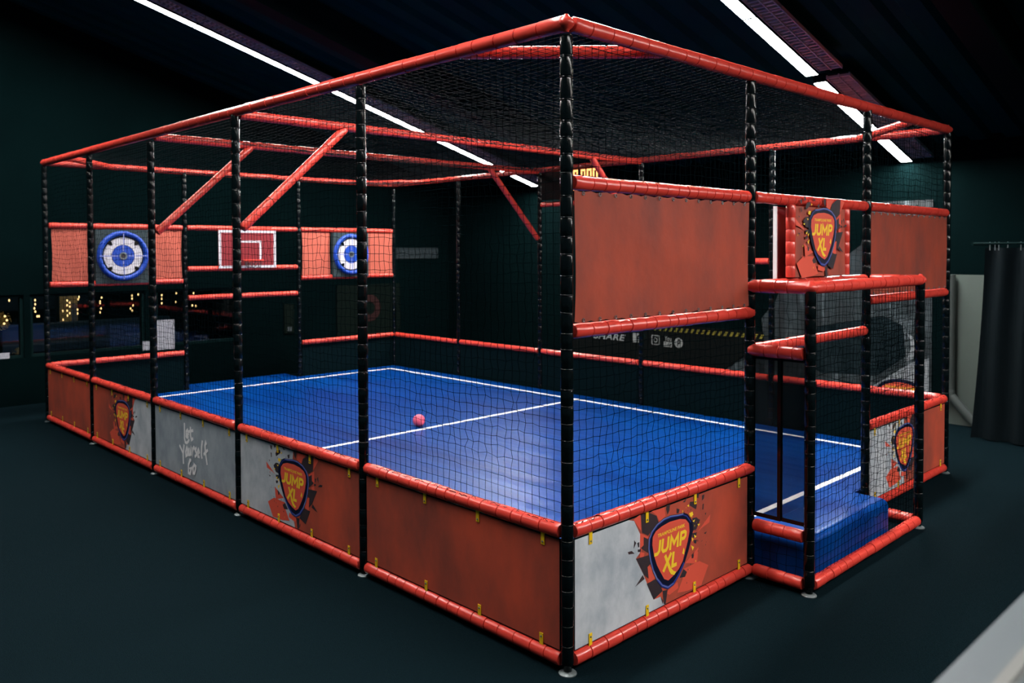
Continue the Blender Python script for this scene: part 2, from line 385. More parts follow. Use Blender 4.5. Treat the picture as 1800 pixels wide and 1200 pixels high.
# ------------------------------------------------------------------ nets
def net(o, u, wv, lu, lw, label, group, sag=0, cell=.042, r=.00125, wob=.0035, nrm=None, lace=0, m_=None):
    """grid of thin cords spanned by u and wv from corner o"""
    o = np.array(o, float); u = np.array(u, float); wv = np.array(wv, float)
    nrm = np.cross(u, wv) if nrm is None else np.array(nrm, float)
    n, m = max(2, round(lu/cell)), max(2, round(lw/cell))
    A, B = np.meshgrid(np.linspace(0, lu, n+1), np.linspace(0, lw, m+1), indexing='ij'); m = m_ or NETM
    ja = RN.normal(0, wob, A.shape); jb = RN.normal(0, wob, A.shape)
    # smooth drift so that the cords wander instead of jittering
    dr = np.sin(A*5.1+RN.uniform(0, 6))*np.sin(B*3.7+RN.uniform(0, 6))*.010
    edge = np.sin(np.pi*A/lu)*np.sin(np.pi*B/lw)
    edge = np.clip(edge*3, 0, 1)
    P = o+(A+(ja+dr)*edge)[..., None]*u+(B+(jb-dr)*edge)[..., None]*wv
    P = P+(RN.normal(0, .003, A.shape)*edge+sag*np.sin(np.pi*A/lu)*np.sin(np.pi*B/lw))[..., None]*nrm
    V = []; Fc = []; base = 0
    for G, d1, d2 in ((P, wv, nrm), (P.transpose(1, 0, 2), u, nrm)):
        a_, b_ = G.shape[:2]
        ring = np.stack([G+r*(math.cos(q)*d1+math.sin(q)*d2) for q in (0.5, 2.594, 4.689)], 2)   # a,b,3,3
        idx = base+np.arange(a_*b_*3).reshape(a_, b_, 3)
        V.append(ring.reshape(-1, 3)); base += a_*b_*3
        for k in range(3):
            k2 = (k+1) % 3
            q = np.stack([idx[:-1, :, k], idx[1:, :, k], idx[1:, :, k2], idx[:-1, :, k2]], -1); Fc.append(q.reshape(-1, 4))
    if lace:
        # border rope laced round the rail below: a wandering cord just in front of the net's lower edge
        k = int(lu/.016); uu = np.linspace(0, lu, k+1)
        G = o+uu[:, None]*u+(RN.normal(0, .006, k+1)-.004)[:, None]*wv+(lace+RN.normal(0, .004, k+1))[:, None]*nrm
        G = G[:, None]; ring = np.stack([G+.0017*(math.cos(q)*wv+math.sin(q)*nrm) for q in (0.5, 2.594, 4.689)], 2)
        idx = base+np.arange((k+1)*3).reshape(k+1, 1, 3); V.append(ring.reshape(-1, 3)); base += (k+1)*3
        for q in range(3): Fc.append(np.stack([idx[:-1, :, q], idx[1:, :, q], idx[1:, :, (q+1) % 3], idx[:-1, :, (q+1) % 3]], -1).reshape(-1, 4))
    V = np.concatenate(V)-o; Fc = np.concatenate(Fc)
    me = bpy.data.meshes.new('safety_net'); me.vertices.add(len(V)); me.vertices.foreach_set('co', V.astype(np.float32).ravel())
    me.loops.add(Fc.size); me.loops.foreach_set('vertex_index', Fc.astype(np.int32).ravel())
    me.polygons.add(len(Fc)); me.polygons.foreach_set('loop_start', np.arange(0, Fc.size, 4, dtype=np.int32))
    me.update(calc_edges=True); me.materials.append(m)
    ob = bpy.data.objects.new('safety_net', me); C.objects.link(ob); ob.location = o
    return tag(ob, label, 'net', group)
e = .03
bl = ['above the plain red panel nearest the viewer', 'above the grey-and-red logo panel of the left side', 'above the grey panel with brush lettering', 'above the red-and-grey logo panel of the left side', 'above the plain red panel at the far left corner']
for i in range(5):
    net((0, Y[i]+e, ZM+e), (0, 1, 0), (0, 0, 1), Y[i+1]-Y[i]-2*e, ZT-ZM-2*e, 'black square-mesh net '+bl[i], 'left side nets', lace=-.012)
    net((X3, Y[i]+e, ZM+e), (0, 1, 0), (0, 0, 1), Y[i+1]-Y[i]-2*e, ZT-ZM-2*e, 'black net on the far long side of the cage, bay %s from the right' % ords[i], 'far long side nets')
def xnet(i, y, z0, z1, label, group): return net((X[i]+e, y, z0+e), (1, 0, 0), (0, 0, 1), X[i+1]-X[i]-2*e, z1-z0-2*e, label, group, lace=.012)
xnet(0, 0, ZU, ZT, 'black net above the large orange banner by the near corner post', 'right side nets')
xnet(0, 0, ZM, ZL, 'black net between the large orange banner and the grey-and-red logo panel', 'right side nets')
xnet(1, 0, ZU, ZT, 'black net above the square logo cover over the entrance', 'right side nets')
xnet(2, 0, ZU, ZT, 'black net above the orange banner at the right end of the cage', 'right side nets')
xnet(2, 0, ZM, ZL, 'black net between the right-end orange banner and its logo panel', 'right side nets')
net((X[1]+e, -VD, ZB+e), (1, 0, 0), (0, 0, 1), X[2]-X[1]-2*e, ZV-ZB-2*e, 'black net across the front of the entry porch', 'entry porch nets')
net((X[1], -VD+e, ZB+e), (0, 1, 0), (0, 0, 1), VD-2*e, ZS-ZB-2*e, 'small black net under the porch step rail beside the blue mat', 'entry porch nets')
net((X[1], -VD+e, ZG+e), (0, 1, 0), (0, 0, 1), VD-2*e, ZV-ZG-2*e, 'small black net over the sheer curtains of the entrance', 'entry porch nets')
net((X[2], -VD+e, ZB+e), (0, 1, 0), (0, 0, 1), VD-2*e, ZV-ZB-2*e, 'black net on the right end of the entry porch', 'entry porch nets')
xnet(0, Y5, ZU, ZT, 'black net above the far left dart target', 'far end nets'); xnet(0, Y5, ZM, ZL, 'black net below the far left dart target', 'far end nets')
xnet(1, Y5, ZU, ZT, 'black net above the basketball backboard', 'far end nets'); xnet(1, Y5, ZG, 1.512, 'black net strip under the basketball backboard', 'far end nets')
xnet(2, Y5, ZU, ZT, 'black net above the far right dart target', 'far end nets'); xnet(2, Y5, ZM, ZL, 'black net below the far right dart target', 'far end nets')
net((X[1], Y5+.36, .0), (1, 0, 0), (0, 0, 1), X[2]-X[1], ZG, 'black net closing the back of the goal recess under the backboard', 'far end nets')
for (y0, y1, s) in ((0, Y[2], 'roof net over the near part of the cage'), (Y[2], Y[3], 'roof net between the two red crossbeams'), (Y[3], Y5, 'roof net over the far part of the cage')):
    net((e, y0+e, ZT-.02), (1, 0, 0), (0, 1, 0), X3-2*e, y1-y0-2*e, 'sagging black '+s, 'roof nets', sag=-.10, nrm=(0, 0, 1), cell=.05, m_=ROOFN)

# ------------------------------------------------------------------ printed art (panel frames: u to the right, v up, n outwards)
RING_OUT = [(.04,.179),(.08,.176),(.113,.163),(.15,.124),(.16,.079),(.144,.035),(.12,-.015),(.089,-.064),(.044,-.113),(.001,-.143),(-.046,-.15),(-.093,-.127),(-.131,-.087),(-.161,-.038),(-.183,.018),(-.196,.075),(-.193,.119),(-.172,.149),(-.131,.173),(-.078,.186),(-.024,.188)]
RING_IN = [(.048,.154),(.096,.141),(.123,.116),(.128,.077),(.113,.034),(.093,-.008),(.072,-.05),(.04,-.079),(-.007,-.099),(-.043,-.109),(-.074,-.094),(-.1,-.059),(-.131,-.014),(-.153,.037),(-.165,.085),(-.162,.12),(-.139,.141),(-.093,.153),(-.031,.159)]
DARKS = [[(-.247,.24),(-.205,.244),(-.131,.209),(-.116,.177),(-.165,.152),(-.194,.134),(-.238,.158)],[(-.283,.053),(-.19,.046),(-.168,.005),(-.198,-.005),(-.19,-.061),(-.227,-.033),(-.249,.004)],[(-.288,-.069),(-.234,-.031),(-.22,-.053)],[(-.205,-.079),(-.123,-.075),(-.085,-.146),(-.153,-.166)],[(-.085,-.146),(-.046,-.152),(-.062,-.217),(-.077,-.207)],[(-.1,-.168),(-.081,-.192),(-.085,-.207)],[(-.055,.24),(-.028,.239),(-.032,.212),(-.047,.195),(-.059,.223)],[(.024,.209),(.048,.199),(.04,.182),(.024,.186)],[(.072,.227),(.108,.24),(.092,.222)],[(.192,.242),(.213,.242),(.204,.217),(.189,.225)],[(.234,.225),(.256,.226),(.251,.207),(.234,.199)],[(.239,.181),(.251,.183),(.247,.155),(.237,.155)],[(.133,.216),(.175,.209),(.192,.187),(.183,.169),(.129,.2)],[(.154,.133),(.188,.13),(.217,.109),(.205,.093),(.188,.073),(.154,.071)],[(.154,.061),(.192,.057),(.18,.031),(.154,.042)],[(.163,.026),(.192,.021),(.184,.004),(.167,.011)],[(-.295,.139),(-.281,.123),(-.299,.101)],[(-.274,.121),(-.259,.122),(-.259,.1),(-.267,.099)],[(-.27,.091),(-.245,.087),(-.249,.075),(-.27,.08)],[(-.341,.098),(-.313,.096),(-.292,.079),(-.334,.086)],[(-.227,.136),(-.194,.119),(-.194,.056),(-.22,.072),(-.249,.092),(-.227,.1)],[(.146,-.041),(.17,-.032),(.163,-.06),(.148,-.058)],[(.252,.038),(.278,.041),(.265,.03)],[(.081,-.09),(.109,-.112),(.093,-.131),(.048,-.123)],[(.26,.133),(.273,.134),(.265,.121)]]
REDS = [[(-.299,.23),(-.249,.243),(-.245,.167),(-.27,.195)],[(-.252,.16),(-.19,.127),(-.227,.1),(-.249,.07),(-.254,.107)],[(-.168,.238),(-.07,.234),(-.063,.192),(-.108,.179),(-.131,.212)],[(-.205,.001),(-.168,-.013),(-.131,-.064),(-.19,-.084)],[(.081,-.09),(.214,-.088),(.292,-.128),(.231,-.209),(.114,-.203),(.032,-.189),(.073,-.135)],[(.097,-.066),(.205,-.018),(.193,-.094)],[(.196,.056),(.308,.117),(.3,.08),(.23,.067)],[(-.062,-.161),(.032,-.138),(.04,-.168),(-.031,-.18)],[(-.252,.076),(-.22,.063),(-.227,.047),(-.254,.05)]]
YELS = [[(.125,.163),(.154,.165),(.161,.148),(.137,.142)],[(.154,.119),(.175,.123),(.167,.111)],[(.108,.202),(.125,.206),(.125,.193)],[(.146,.044),(.163,.031),(.154,.021)],[(.142,.007),(.167,-.008),(.155,-.022)],[(.196,.095),(.218,.092),(.205,.083)],[(.167,.051),(.188,.039),(.173,.033)]]
GEDGE = [(-.334,.30),(-.295,.223),(-.252,.155),(-.254,.072),(-.283,.053),(-.227,-.033),(-.153,-.166),(-.1,-.168),(-.07,-.30)]
CH = {'J': (.56, [(.02,.14),(.12,.11),(.30,.11),(.44,.26),(.44,1)]), 'U': (.74, [(.12,1),(.12,.30),(.24,.12),(.50,.12),(.62,.30),(.62,1)]), 'M': (.92, [(.12,0),(.14,.88),(.45,.36),(.76,.88),(.80,0)]), 'P': (.66, [(.12,0),(.12,.89),(.44,.89),(.55,.78),(.55,.56),(.44,.44),(.22,.44)]), 'L': (.58, [(.12,1),(.12,.11),(.55,.11)])}
def chunky(lg, fr, u, v, h, word, n, m, wk=.235, shear=.16, kx=1.0):
    for ci, ch in enumerate(word):
        if ch == 'X': ww, parts = .80, [[(.10, 1), (.70, 0)], [(.70, 1), (.06, 0)]]
        else: ww, p = CH[ch]; parts = [p]
        for k, st in enumerate(parts): lg.stroke(fr, [(u+(x*kx+shear*y)*h, v+y*h) for x, y in st], wk*h, n+.0003*k+.0002*(ci % 2), m)
        u += ww*h*kx
    return u
T_TP = text_geo('TRAMPOLINE PARK', .213, .016, .1, .022)
def lin(p, k, k1): return p[k:k1]
def logo_art(mb, lg, fr, cu, cv, mir, n, sc=1.0):
    """shards go in mb, the rounded badge with its lettering in lg"""
    s = -1 if mir else 1
    P = lambda pts, d: [fr(cu+s*x*sc, cv+y*sc, n+d) for x, y in pts]
    for p in REDS: mb.poly(P(p, .0004), SHR)
    for p in DARKS: mb.poly(P(p, .0007), DRK)
    for p in YELS: mb.poly(P(p, .0010), YEL)
    for _ in range(34):                              # scattered specks beside the badge
        an = R.uniform(-1.25, 1.5); rad = R.uniform(.19, .29); x = -.01+rad*math.cos(an); y = .03+rad*math.sin(an)*.8; q = R.uniform(.003, .009)
        if abs(y) > .21: continue
        mb.poly(P([(x, y), (x+q, y+q*.6), (x+q*.3, y+q*1.6)], .0011), R.choice([DRK, DRK, DRK, YEL, SHR]))
    lg.poly(P(RING_OUT, .0014), NAVY)
    # light-catching rim band along the upper edge and blue band round the tip, part of the printed badge
    oc = (-.02, .03)
    def band(i0, i1, f0, f1, m, d):
        for i in range(i0, i1):
            A_, B_ = RING_OUT[i % 21], RING_OUT[(i+1) % 21]
            k = lambda p, f: (oc[0]+(p[0]-oc[0])*f, oc[1]+(p[1]-oc[1])*f)
            lg.poly(P([k(A_, f0), k(B_, f0), k(B_, f1), k(A_, f1)], d), m)
    band(12, 22, .985, .955, LAV, .0017); band(13, 24, .955, .925, BLU, .0017)
    band(7, 12, .99, .91, BLU, .0017); band(9, 13, .955, .935, LAV, .0019)
    lg.poly(P(RING_IN, .0021), SHR)
    t0 = cu+(-.018 if not mir else .018)*sc
    def T(geo, u, v): put_text(lg, fr, t0+u*sc, cv+v*sc, n+.0025, ([(x*sc, y*sc) for x, y in geo[0]], geo[1]), YEL)
    T(T_TP, -.106, .108); chunky(lg, fr, t0-.136, cv+.028, .066, 'JUMP', n+.0025, YEL, kx=1.32); chunky(lg, fr, t0-.070, cv-.058, .072, 'XL', n+.0025, YEL, kx=1.12)
    lg.poly([fr(t0+u*sc, cv+v*sc, n+.0033) for u, v in ((-.024, -.046), (-.004, -.058), (.016, -.076), (.036, -.085), (.020, -.096), (-.006, -.085), (-.022, -.064))], YEL)
    lg.poly([fr(t0+u*sc, cv+v*sc, n+.0026) for u, v in ((.085, -.012), (.097, .012), (.104, .0), (.100, -.022))], YEL)
LYG = {'L':[(-.128,.157),(-.131,.046),(-.118,.019),(-.093,.017),(-.063,.036),(-.053,.052)],'e':[(-.094,.074),(-.064,.087),(-.077,.114),(-.098,.1),(-.101,.063),(-.082,.058),(-.062,.073)],'t':[(-.026,.144),(-.026,.083),(-.01,.053),(.018,.069)],'tc':[(-.061,.104),(.021,.125)],'Y1':[(-.219,-.018),(-.158,-.066)],'Y2':[(-.138,-.001),(-.156,-.074),(-.153,-.144)],'o':[(-.089,-.013),(-.11,-.05),(-.106,-.078),(-.081,-.065),(-.075,-.027),(-.089,-.013)],'u':[(-.05,-.009),(-.057,-.061),(-.033,-.057),(-.019,-.003),(-.018,-.06)],'r':[(.006,.003),(.004,-.05),(.007,-.021),(.03,.008),(.042,.003)],'s':[(.075,.012),(.05,-.006),(.078,-.034),(.055,-.053),(.043,-.05)],'e2':[(.096,-.03),(.12,-.012),(.108,.006),(.091,-.015),(.098,-.045),(.125,-.045)],'l':[(.174,.079),(.16,.03),(.155,-.03),(.166,-.05)],'f':[(.24,.06),(.227,.075),(.215,.05),(.222,0),(.246,-.079)],'fc':[(.193,-.016),(.26,.028)],'G':[(-.015,-.096),(-.034,-.093),(-.062,-.135),(-.064,-.191),(-.037,-.193),(-.015,-.151),(-.038,-.153),(.001,-.146)],'o3':[(.037,-.115),(.013,-.138),(.016,-.178),(.038,-.177),(.06,-.137),(.04,-.113),(.072,-.125)]}
def frame_of(side):
    if side == 'left': return lambda u, v, n: (-n, -u, v)            # faces -X, u runs towards the viewer
    return lambda u, v, n: (u, -n, v)                                # faces -Y
def panel(side, u0, u1, kind, label, cu=None, mir=False, cv=.30):
    fr = frame_of(side); lo, hi, z0, z1 = u0+.033, u1-.033, .0835, .5385
    t = thing('barrier_panel', label, 'panel', fr((u0+u1)/2, 0, 0), 'printed panels round the foot of the cage')
    g = MB()
    def slab(a0, a1, b0, b1, n0, n1, m):
        vs = [fr(u, v, n) for n in (n0, n1) for u, v in ((a0, b0), (a1, b0), (a1, b1), (a0, b1))]
        g.add(vs, [(3,2,1,0),(4,5,6,7),(0,1,5,4),(1,2,6,5),(2,3,7,6),(3,0,4,7)], m)
    slab(lo, hi, z0, z1, -.004, .008, BOARD); g.build('board', t)
    n = .0083; g = MB(); lg = None
    if kind in ('red', 'grey'):
        g.poly([fr(lo+.003, z0+.003, n), fr(hi-.003, z0+.003, n), fr(hi-.003, z1-.003, n), fr(lo+.003, z1-.003, n)], ORG if kind == 'red' else GREY_SHADED)
    else:
        s = -1 if mir else 1; lg = MB()
        edge = [(cu+s*x, min(max(cv+y, z0+.003), z1-.003)) for x, y in GEDGE]
        ga, rb = (lo+.003, hi-.003) if kind == 'grey_left' else (hi-.003, lo+.003)
        if (kind == 'grey_left') == mir:             # printed boundary belongs to the mirrored sheet: plain cut behind the badge
            edge = [(cu-.02*s, z1-.003), (cu+.02*s, cv), (cu-.03*s, z0+.003)]
        g.poly([fr(ga, z1-.003, n)]+[fr(u, v, n) for u, v in edge]+[fr(ga, z0+.003, n)], GREY)
        g.poly([fr(rb, z1-.003, n)]+[fr(u, v, n) for u, v in edge]+[fr(rb, z0+.003, n)], ORG)
        logo_art(g, lg, fr, cu, cv, mir, n)
    if kind == 'grey':
        m = cu; lt = MB()
        for q, st in enumerate(LYG.values()): lt.stroke(fr, [(m+x, .32+y) for x, y in st], (.0205), n+.0006+.0002*q, WHT)
        lt.build('lettering', t)
    g.build('print', t)
    if lg: lg.build('badge', t)
    for q in (.07, .36, .64, .93):
        for top in (True, False):
            u = lo+(hi-lo)*q+R.uniform(-.008, .008); v = z1-.042 if top else z0-.010
            g = MB(); slab_v = [fr(uu, vv, nn) for nn in (.0100, .0125) for uu, vv in ((u-.010, v), (u+.010, v), (u+.010, v+.052), (u-.010, v+.052))]
            g.add(slab_v, [(3,2,1,0),(4,5,6,7),(0,1,5,4),(1,2,6,5),(2,3,7,6),(3,0,4,7)], YCL)
            c0 = fr(u, v+(.012 if top else .038), .0120); c1 = fr(u, v+(.012 if top else .038), .0165)
            g.lathe(c0, c1, [(0, .0042), (.003, .0042), (.0045, .002)], STEEL, 8)
            g.build('clip', t)
panel('left', -Y[1], -Y[0], 'red', 'plain red-orange panel with yellow clips, left side beside the near corner post')
panel('left', -Y[2], -Y[1], 'grey_left', 'grey-and-red panel with round logo, left side, second from the near corner post', -2.17, True, .30)
panel('left', -Y[3], -Y[2], 'grey', 'grey panel with white brush lettering on the left side', -3.56)
panel('left', -Y[4], -Y[3], 'grey_right', 'red-and-grey panel with round logo, left side, next to the far red panel', -4.94, True, .30)
panel('left', -Y[5], -Y[4], 'red', 'plain red panel in shade at the far left corner of the cage')
panel('right', X[0], X[1], 'grey_left', 'grey-and-red panel with round logo, right side beside the near corner post', .72, False, .30)
panel('right', X[2], X[3], 'grey_left', 'grey-and-red panel with round logo, right end beyond the entry porch', 3.44, True, .315)
for i, s in ((0, 'black-backed panel under the far left dart target'), (2, 'black-backed panel under the far right dart target')):
    g = MB(); g.box((X[i]+.033, Y5-.006, .0835), (X[i+1]-.033, Y5+.006, .5385), BOARD); tag(g.build('barrier_panel', None, False, ((X[i]+X[i+1])/2, Y5, .08)), s, 'panel', 'black panel backs seen from inside')
for i in range(5):
    g = MB(); g.box((X3-.006, Y[i]+.033, .0835), (X3+.006, Y[i+1]-.033, .5385), BOARD); tag(g.build('barrier_panel', None, False, (X3, (Y[i]+Y[i+1])/2, .08)), 'black-backed panel along the far long side, %s from the right' % ords[i], 'panel', 'black panel backs seen from inside')

# ------------------------------------------------------------------ orange banners laced between rails
def banner(u0, u1, y, face, label, ties=True, z0=ZL, z1=ZU):
    """face -1: seen side towards -Y"""
    t = thing('banner', label, 'banner', ((u0+u1)/2, y, z0), 'orange banners')
    nx, nz = 40, 24; zb, zt = z0+.034, z1-.034; vs = []; fs = []
    ph = R.uniform(0, 6)
    for th in (0, 1):
        for j in range(nz+1):
            for i in range(nx+1):
                s, q = i/nx, j/nz
                yy = y+.010*face+.004*math.sin(9*s+ph+3*q)*math.sin(math.pi*q)+.003*math.sin(23*s+ph)*(q**4+(1-q)**4)*math.sin(math.pi*s)
                pinch = .004*math.cos(s*math.pi*28)*(1 if j in (0, nz) else 0)
                x = u0+(u1-u0)*s+(.006*math.sin(math.pi*q)*(1 if i == 0 else -1) if i in (0, nx) else 0)
                vs.append((x, yy+th*.0018, zb+(zt-zb)*q+pinch))
    k = (nx+1)*(nz+1)
    for j in range(nz):
        for i in range(nx):
            a_ = j*(nx+1)+i; fs.append((a_, a_+1, a_+nx+2, a_+nx+1)); fs.append((k+a_, k+a_+nx+1, k+a_+nx+2, k+a_+1))
    for j in range(nz):
        for i in (0, nx): a_ = j*(nx+1)+i; fs.append((a_, a_+nx+1, k+a_+nx+1, k+a_))
    for i in range(nx):
        for j in (0, nz): a_ = j*(nx+1)+i; fs.append((a_, a_+1, k+a_+1, k+a_))
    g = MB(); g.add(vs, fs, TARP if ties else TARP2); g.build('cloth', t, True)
    if ties:
        n = 13; first = None
        for j, z in ((0, zb+.008), (1, zt-.008)):
            for i in range(n):
                x = u0+.05+(u1-u0-.1)*i/(n-1)
                if first is None:
                    g = MB(); yy = y+face*.014
                    for q in range(8):
                        a0, a1 = q*math.pi/4, (q+1)*math.pi/4
                        g.cyl((x+.007*math.cos(a0), yy, z+.007*math.sin(a0)), (x+.007*math.cos(a1), yy, z+.007*math.sin(a1)), .0018, STEEL, 5)
                    first = g.build('eyelet', t, False, (x, yy, z))
                else:
                    c = first.copy(); C.objects.link(c); c.parent = t; c.matrix_parent_inverse = first.matrix_parent_inverse; c.location = (x, y+face*.014, z)
    return t
banner(.036, X[1]-.03, 0, -1, 'large orange banner beside the near corner post')
banner(X[2]+.034, X3-.034, 0, -1, 'orange banner at the right end of the cage')
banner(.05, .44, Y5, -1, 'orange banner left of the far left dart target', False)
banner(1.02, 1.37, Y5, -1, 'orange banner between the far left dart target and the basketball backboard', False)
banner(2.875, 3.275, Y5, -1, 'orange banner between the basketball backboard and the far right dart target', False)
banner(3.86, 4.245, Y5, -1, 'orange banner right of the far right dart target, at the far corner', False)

# square logo cover above the entrance (stretched over the rear of a backboard)
t = thing('logo_cover', 'square red cloth cover with round logo hanging above the entrance', 'cover', (2.13, 0, ZV))
g = MB(); frr = frame_of('right'); lg = MB()
nx = 30; vs = []; fs = []
for th in (0, 1):
    for j in range(21):
        for i in range(nx+1):
            s, q = i/nx, j/20; u = 1.815+(2.458-1.815)*s; v = ZV+.035+(ZU-ZV-.068)*q
            vs.append((u, -.030+th*.004-.005*math.sin(s*26)*(1-q)**3*(.2+s), v))
k = 31*21
for j in range(20):
    for i in range(nx):
        a_ = j*(nx+1)+i; fs.append((a_, a_+1, a_+nx+2, a_+nx+1)); fs.append((k+a_, k+a_+nx+1, k+a_+nx+2, k+a_+1))
g.add(vs, fs, ORG); logo_art(g, lg, frr, 2.125, 1.755, True, .0385); g.build('cloth', t, True); lg.build('badge', t)
for xx in (1.796, 2.476):
    prof = [(0, .02)]; z = 0
    while z < ZU-ZV-.075: prof += [(z+.003, .0262), (z+.03, .0265), (z+.061, .0262), (z+.064, .0242)]; z += .066
    prof += [(z+.002, .02)]
    g = MB(); g.lathe((xx, -.022, ZV+.034), (xx, -.022, 3), prof, RED, 12); g.build('side_pad', t, True)
t = thing('backboard', 'white-edged backboard behind the square logo cover above the entrance', 'backboard', (2.13, .06, 1.52))
g = MB(); g.box((1.796, .055, 1.535), (2.48, .075, 1.94), RBRD); g.build('board', t)
g = MB(); g.box((1.786, .054, 1.532), (1.796, .076, 1.943), WHT); g.build('edge_strip', t)

# ------------------------------------------------------------------ play floor, mat, ball
g = MB(); pf = [(.04, .04), (X[1]+.0, .04), (X3-.04, .04), (X3-.04, Y5-.03), (X[2]-.03, Y5-.03), (X[2]-.03, Y5+.34), (X[1]+.03, Y5+.34), (X[1]+.03, Y5-.03), (.04, Y5-.03)]
n = len(pf)
g.add([(x, y, FZ) for x, y in pf]+[(x, y, 0) for x, y in pf], [tuple(range(n)), tuple(range(2*n-1, n-1, -1))]+[(i, n+i, n+(i+1) % n, (i+1) % n) for i in range(n)], BLUE)
def line(x0, y0, x1, y1):
    g.box((x0, y0, FZ+.0002), (x1, y1, FZ+.0016), WHT)
m0 = .235; lw = .042
line(m0, m0, X3-m0, m0+lw); line(m0, Y5-m0-lw, X3-m0, Y5-m0); line(m0, m0+lw, m0+lw, Y5-m0-lw); line(X3-m0-lw, m0+lw, X3-m0, Y5-m0-lw)
line(m0+lw, 3.47, X3-m0-lw, 3.47+lw)
tag(g.build('play_floor'), 'blue vinyl court floor with white boundary and halfway lines', 'floor mat')
g = MB(); g.rbox((X[1]+.036, -VD+.034, .0), (2.50, .03, .245), BLUEM, .045, 6)
tag(g.build('step_mat', None, True), 'thick blue foam step mat inside the entry porch', 'mat')
me = bpy.data.meshes.new('ball'); import bmesh
bm = bmesh.new(); bmesh.ops.create_uvsphere(bm, u_segments=32, v_segments=20, radius=.054)
for f in bm.faces: f.smooth = True
bm.to_mesh(me); bm.free(); me.materials.append(PINK)
o = bpy.data.objects.new('ball', me); C.objects.link(o); o.location = (2.04, 3.60, FZ+.054)
tag(o, 'pink ball lying on the blue floor near the halfway line', 'ball')

# sheer curtains of the entrance
for y0, y1, s in ((-.012, -.172, 'sheer black entrance curtain, the left one, next to the cage post'), (-.160, -.312, 'sheer black entrance curtain, the right one, next to the porch post')):
    t = thing('mesh_curtain', s, 'curtain', (X[1]+.01, (y0+y1)/2, .33), 'entrance curtains')
    xx = X[1]+(.004 if y0 > -.1 else .012); d = .0006; sgn = -1
    g = MB(); g.box((xx, y1+.017, .347), (xx+d, y0-.017, ZG-.03), SHEER); g.build('mesh', t)
    g = MB()
    for a0, a1, b0, b1 in ((y1, y1+.018, .33, ZG-.025), (y0-.018, y0, .33, ZG-.025), (y1+.018, y0-.018, .33, .350), (y1+.018, y0-.018, ZG-.045, ZG-.025)):
        g.box((xx-.001, a0, b0), (xx+.002, a1, b1), BLK)
    g.build('hem', t)

# ------------------------------------------------------------------ far end: targets and backboard
def target(cx, label):
    cz, y = 1.665, Y5-.045
    t = thing('dart_target', label, 'target', (cx, y, cz-.29), 'round blue targets on the far end')
    g = MB(); g.box((cx-.27, y, cz-.29), (cx+.27, y+.04, cz+.278), TGREY); g.build('backing_board', t)
    def ring(r0, r1, yo, dep, m, name, parent, seg=48, prof=None):
        g = MB(); pr = prof or [(r0, 0), (r0, dep), (r1, dep), (r1, 0)]
        vs = []; fs = []
        for i in range(seg):
            a_ = 2*math.pi*i/seg
            for rr, dd in pr: vs.append((cx+rr*math.cos(a_), yo-dd, cz+rr*math.sin(a_)))
        k = len(pr)
        for i in range(seg):
            for j in range(k-1): fs.append((i*k+j, i*k+j+1, ((i+1) % seg)*k+j+1, ((i+1) % seg)*k+j))
        g.add(vs, fs, m); return g.build(name, parent, True)
    ring(.212, .264, y, .03, TBLUE, 'outer_ring', t, prof=[(.212, 0), (.214, .018), (.226, .028), (.240, .031), (.252, .027), (.262, .015), (.264, 0)])
    ring(.118, .196, y, .012, TWHT, 'white_ring', t); ring(0.0, .114, y, .010, TBLUE, 'inner_disc', t); ring(.026, .040, y, .016, STEEL, 'bullseye', t); ring(0, .024, y, .013, DRK, 'bullseye_core', t)
    g = MB(); q = .006
    for r0, r1 in ((.054, .118), (.120, .245)):
        mm = LAV
        for sx, sz in ((1, 0), (-1, 0), (0, 1), (0, -1)):
            xa, xb = sorted((cx+sx*r0-(q if sz else 0), cx+sx*r1+(q if sz else 0))); za, zb = sorted((cz+sz*r0-(q if sx else 0), cz+sz*r1+(q if sx else 0)))
            dd = .0335 if r1 > .2 else .0125
            g.box((xa, y-dd, za), (xb, y-dd+.0008, zb), mm)
    g.build('cross_hair', t)
    for a_ in (45, 135, 225, 315):
        g = MB(); a_ = math.radians(a_); er = (math.cos(a_), math.sin(a_)); et = (-er[1], er[0])
        pt = lambda r_, s_, d_: (cx+er[0]*r_+et[0]*s_, y-d_, cz+er[1]*r_+et[1]*s_)
        pr = [(.158, 0), (.182, .020), (.215, .018), (.215, -.018), (.182, -.020)]
        vs = [pt(a0, b0, .0) for a0, b0 in pr]+[pt(a0, b0, .016) for a0, b0 in pr]
        g.add(vs, [(0,1,2,3,4), (9,8,7,6,5)]+[(i, (i+1) % 5, 5+(i+1) % 5, 5+i) for i in range(5)], BLK); g.build('pointer', t)
    return t
target(.728, 'round blue-and-white target on a slate board, far left, by the far left corner')
target(3.567, 'round blue-and-white target on a slate board, far right, beyond the backboard')
yb = Y5-.045
t = thing('basketball_backboard', 'crimson basketball backboard with white borders on the far end of the cage', 'backboard', (2.14, yb, 1.51))
g = MB(); g.box((1.783, yb, 1.515), (2.50, yb+.015, 1.955), RBRD)
def fl(x0, x1, z0, z1): g.box((x0, yb-.0015, z0), (x1, yb-.0002, z1), TWHT)
fl(1.783, 1.812, 1.515, 1.955); fl(2.471, 2.50, 1.515, 1.955); fl(1.812, 2.471, 1.515, 1.542); fl(1.812, 2.471, 1.928, 1.955)
fl(1.975, 1.998, 1.61, 1.835); fl(2.288, 2.311, 1.61, 1.835); fl(1.998, 2.288, 1.812, 1.835); fl(1.998, 2.02, 1.60, 1.622)
g.build('board', t)
g = MB(); hr = .11; hc = (2.14, yb-.14, 1.605)
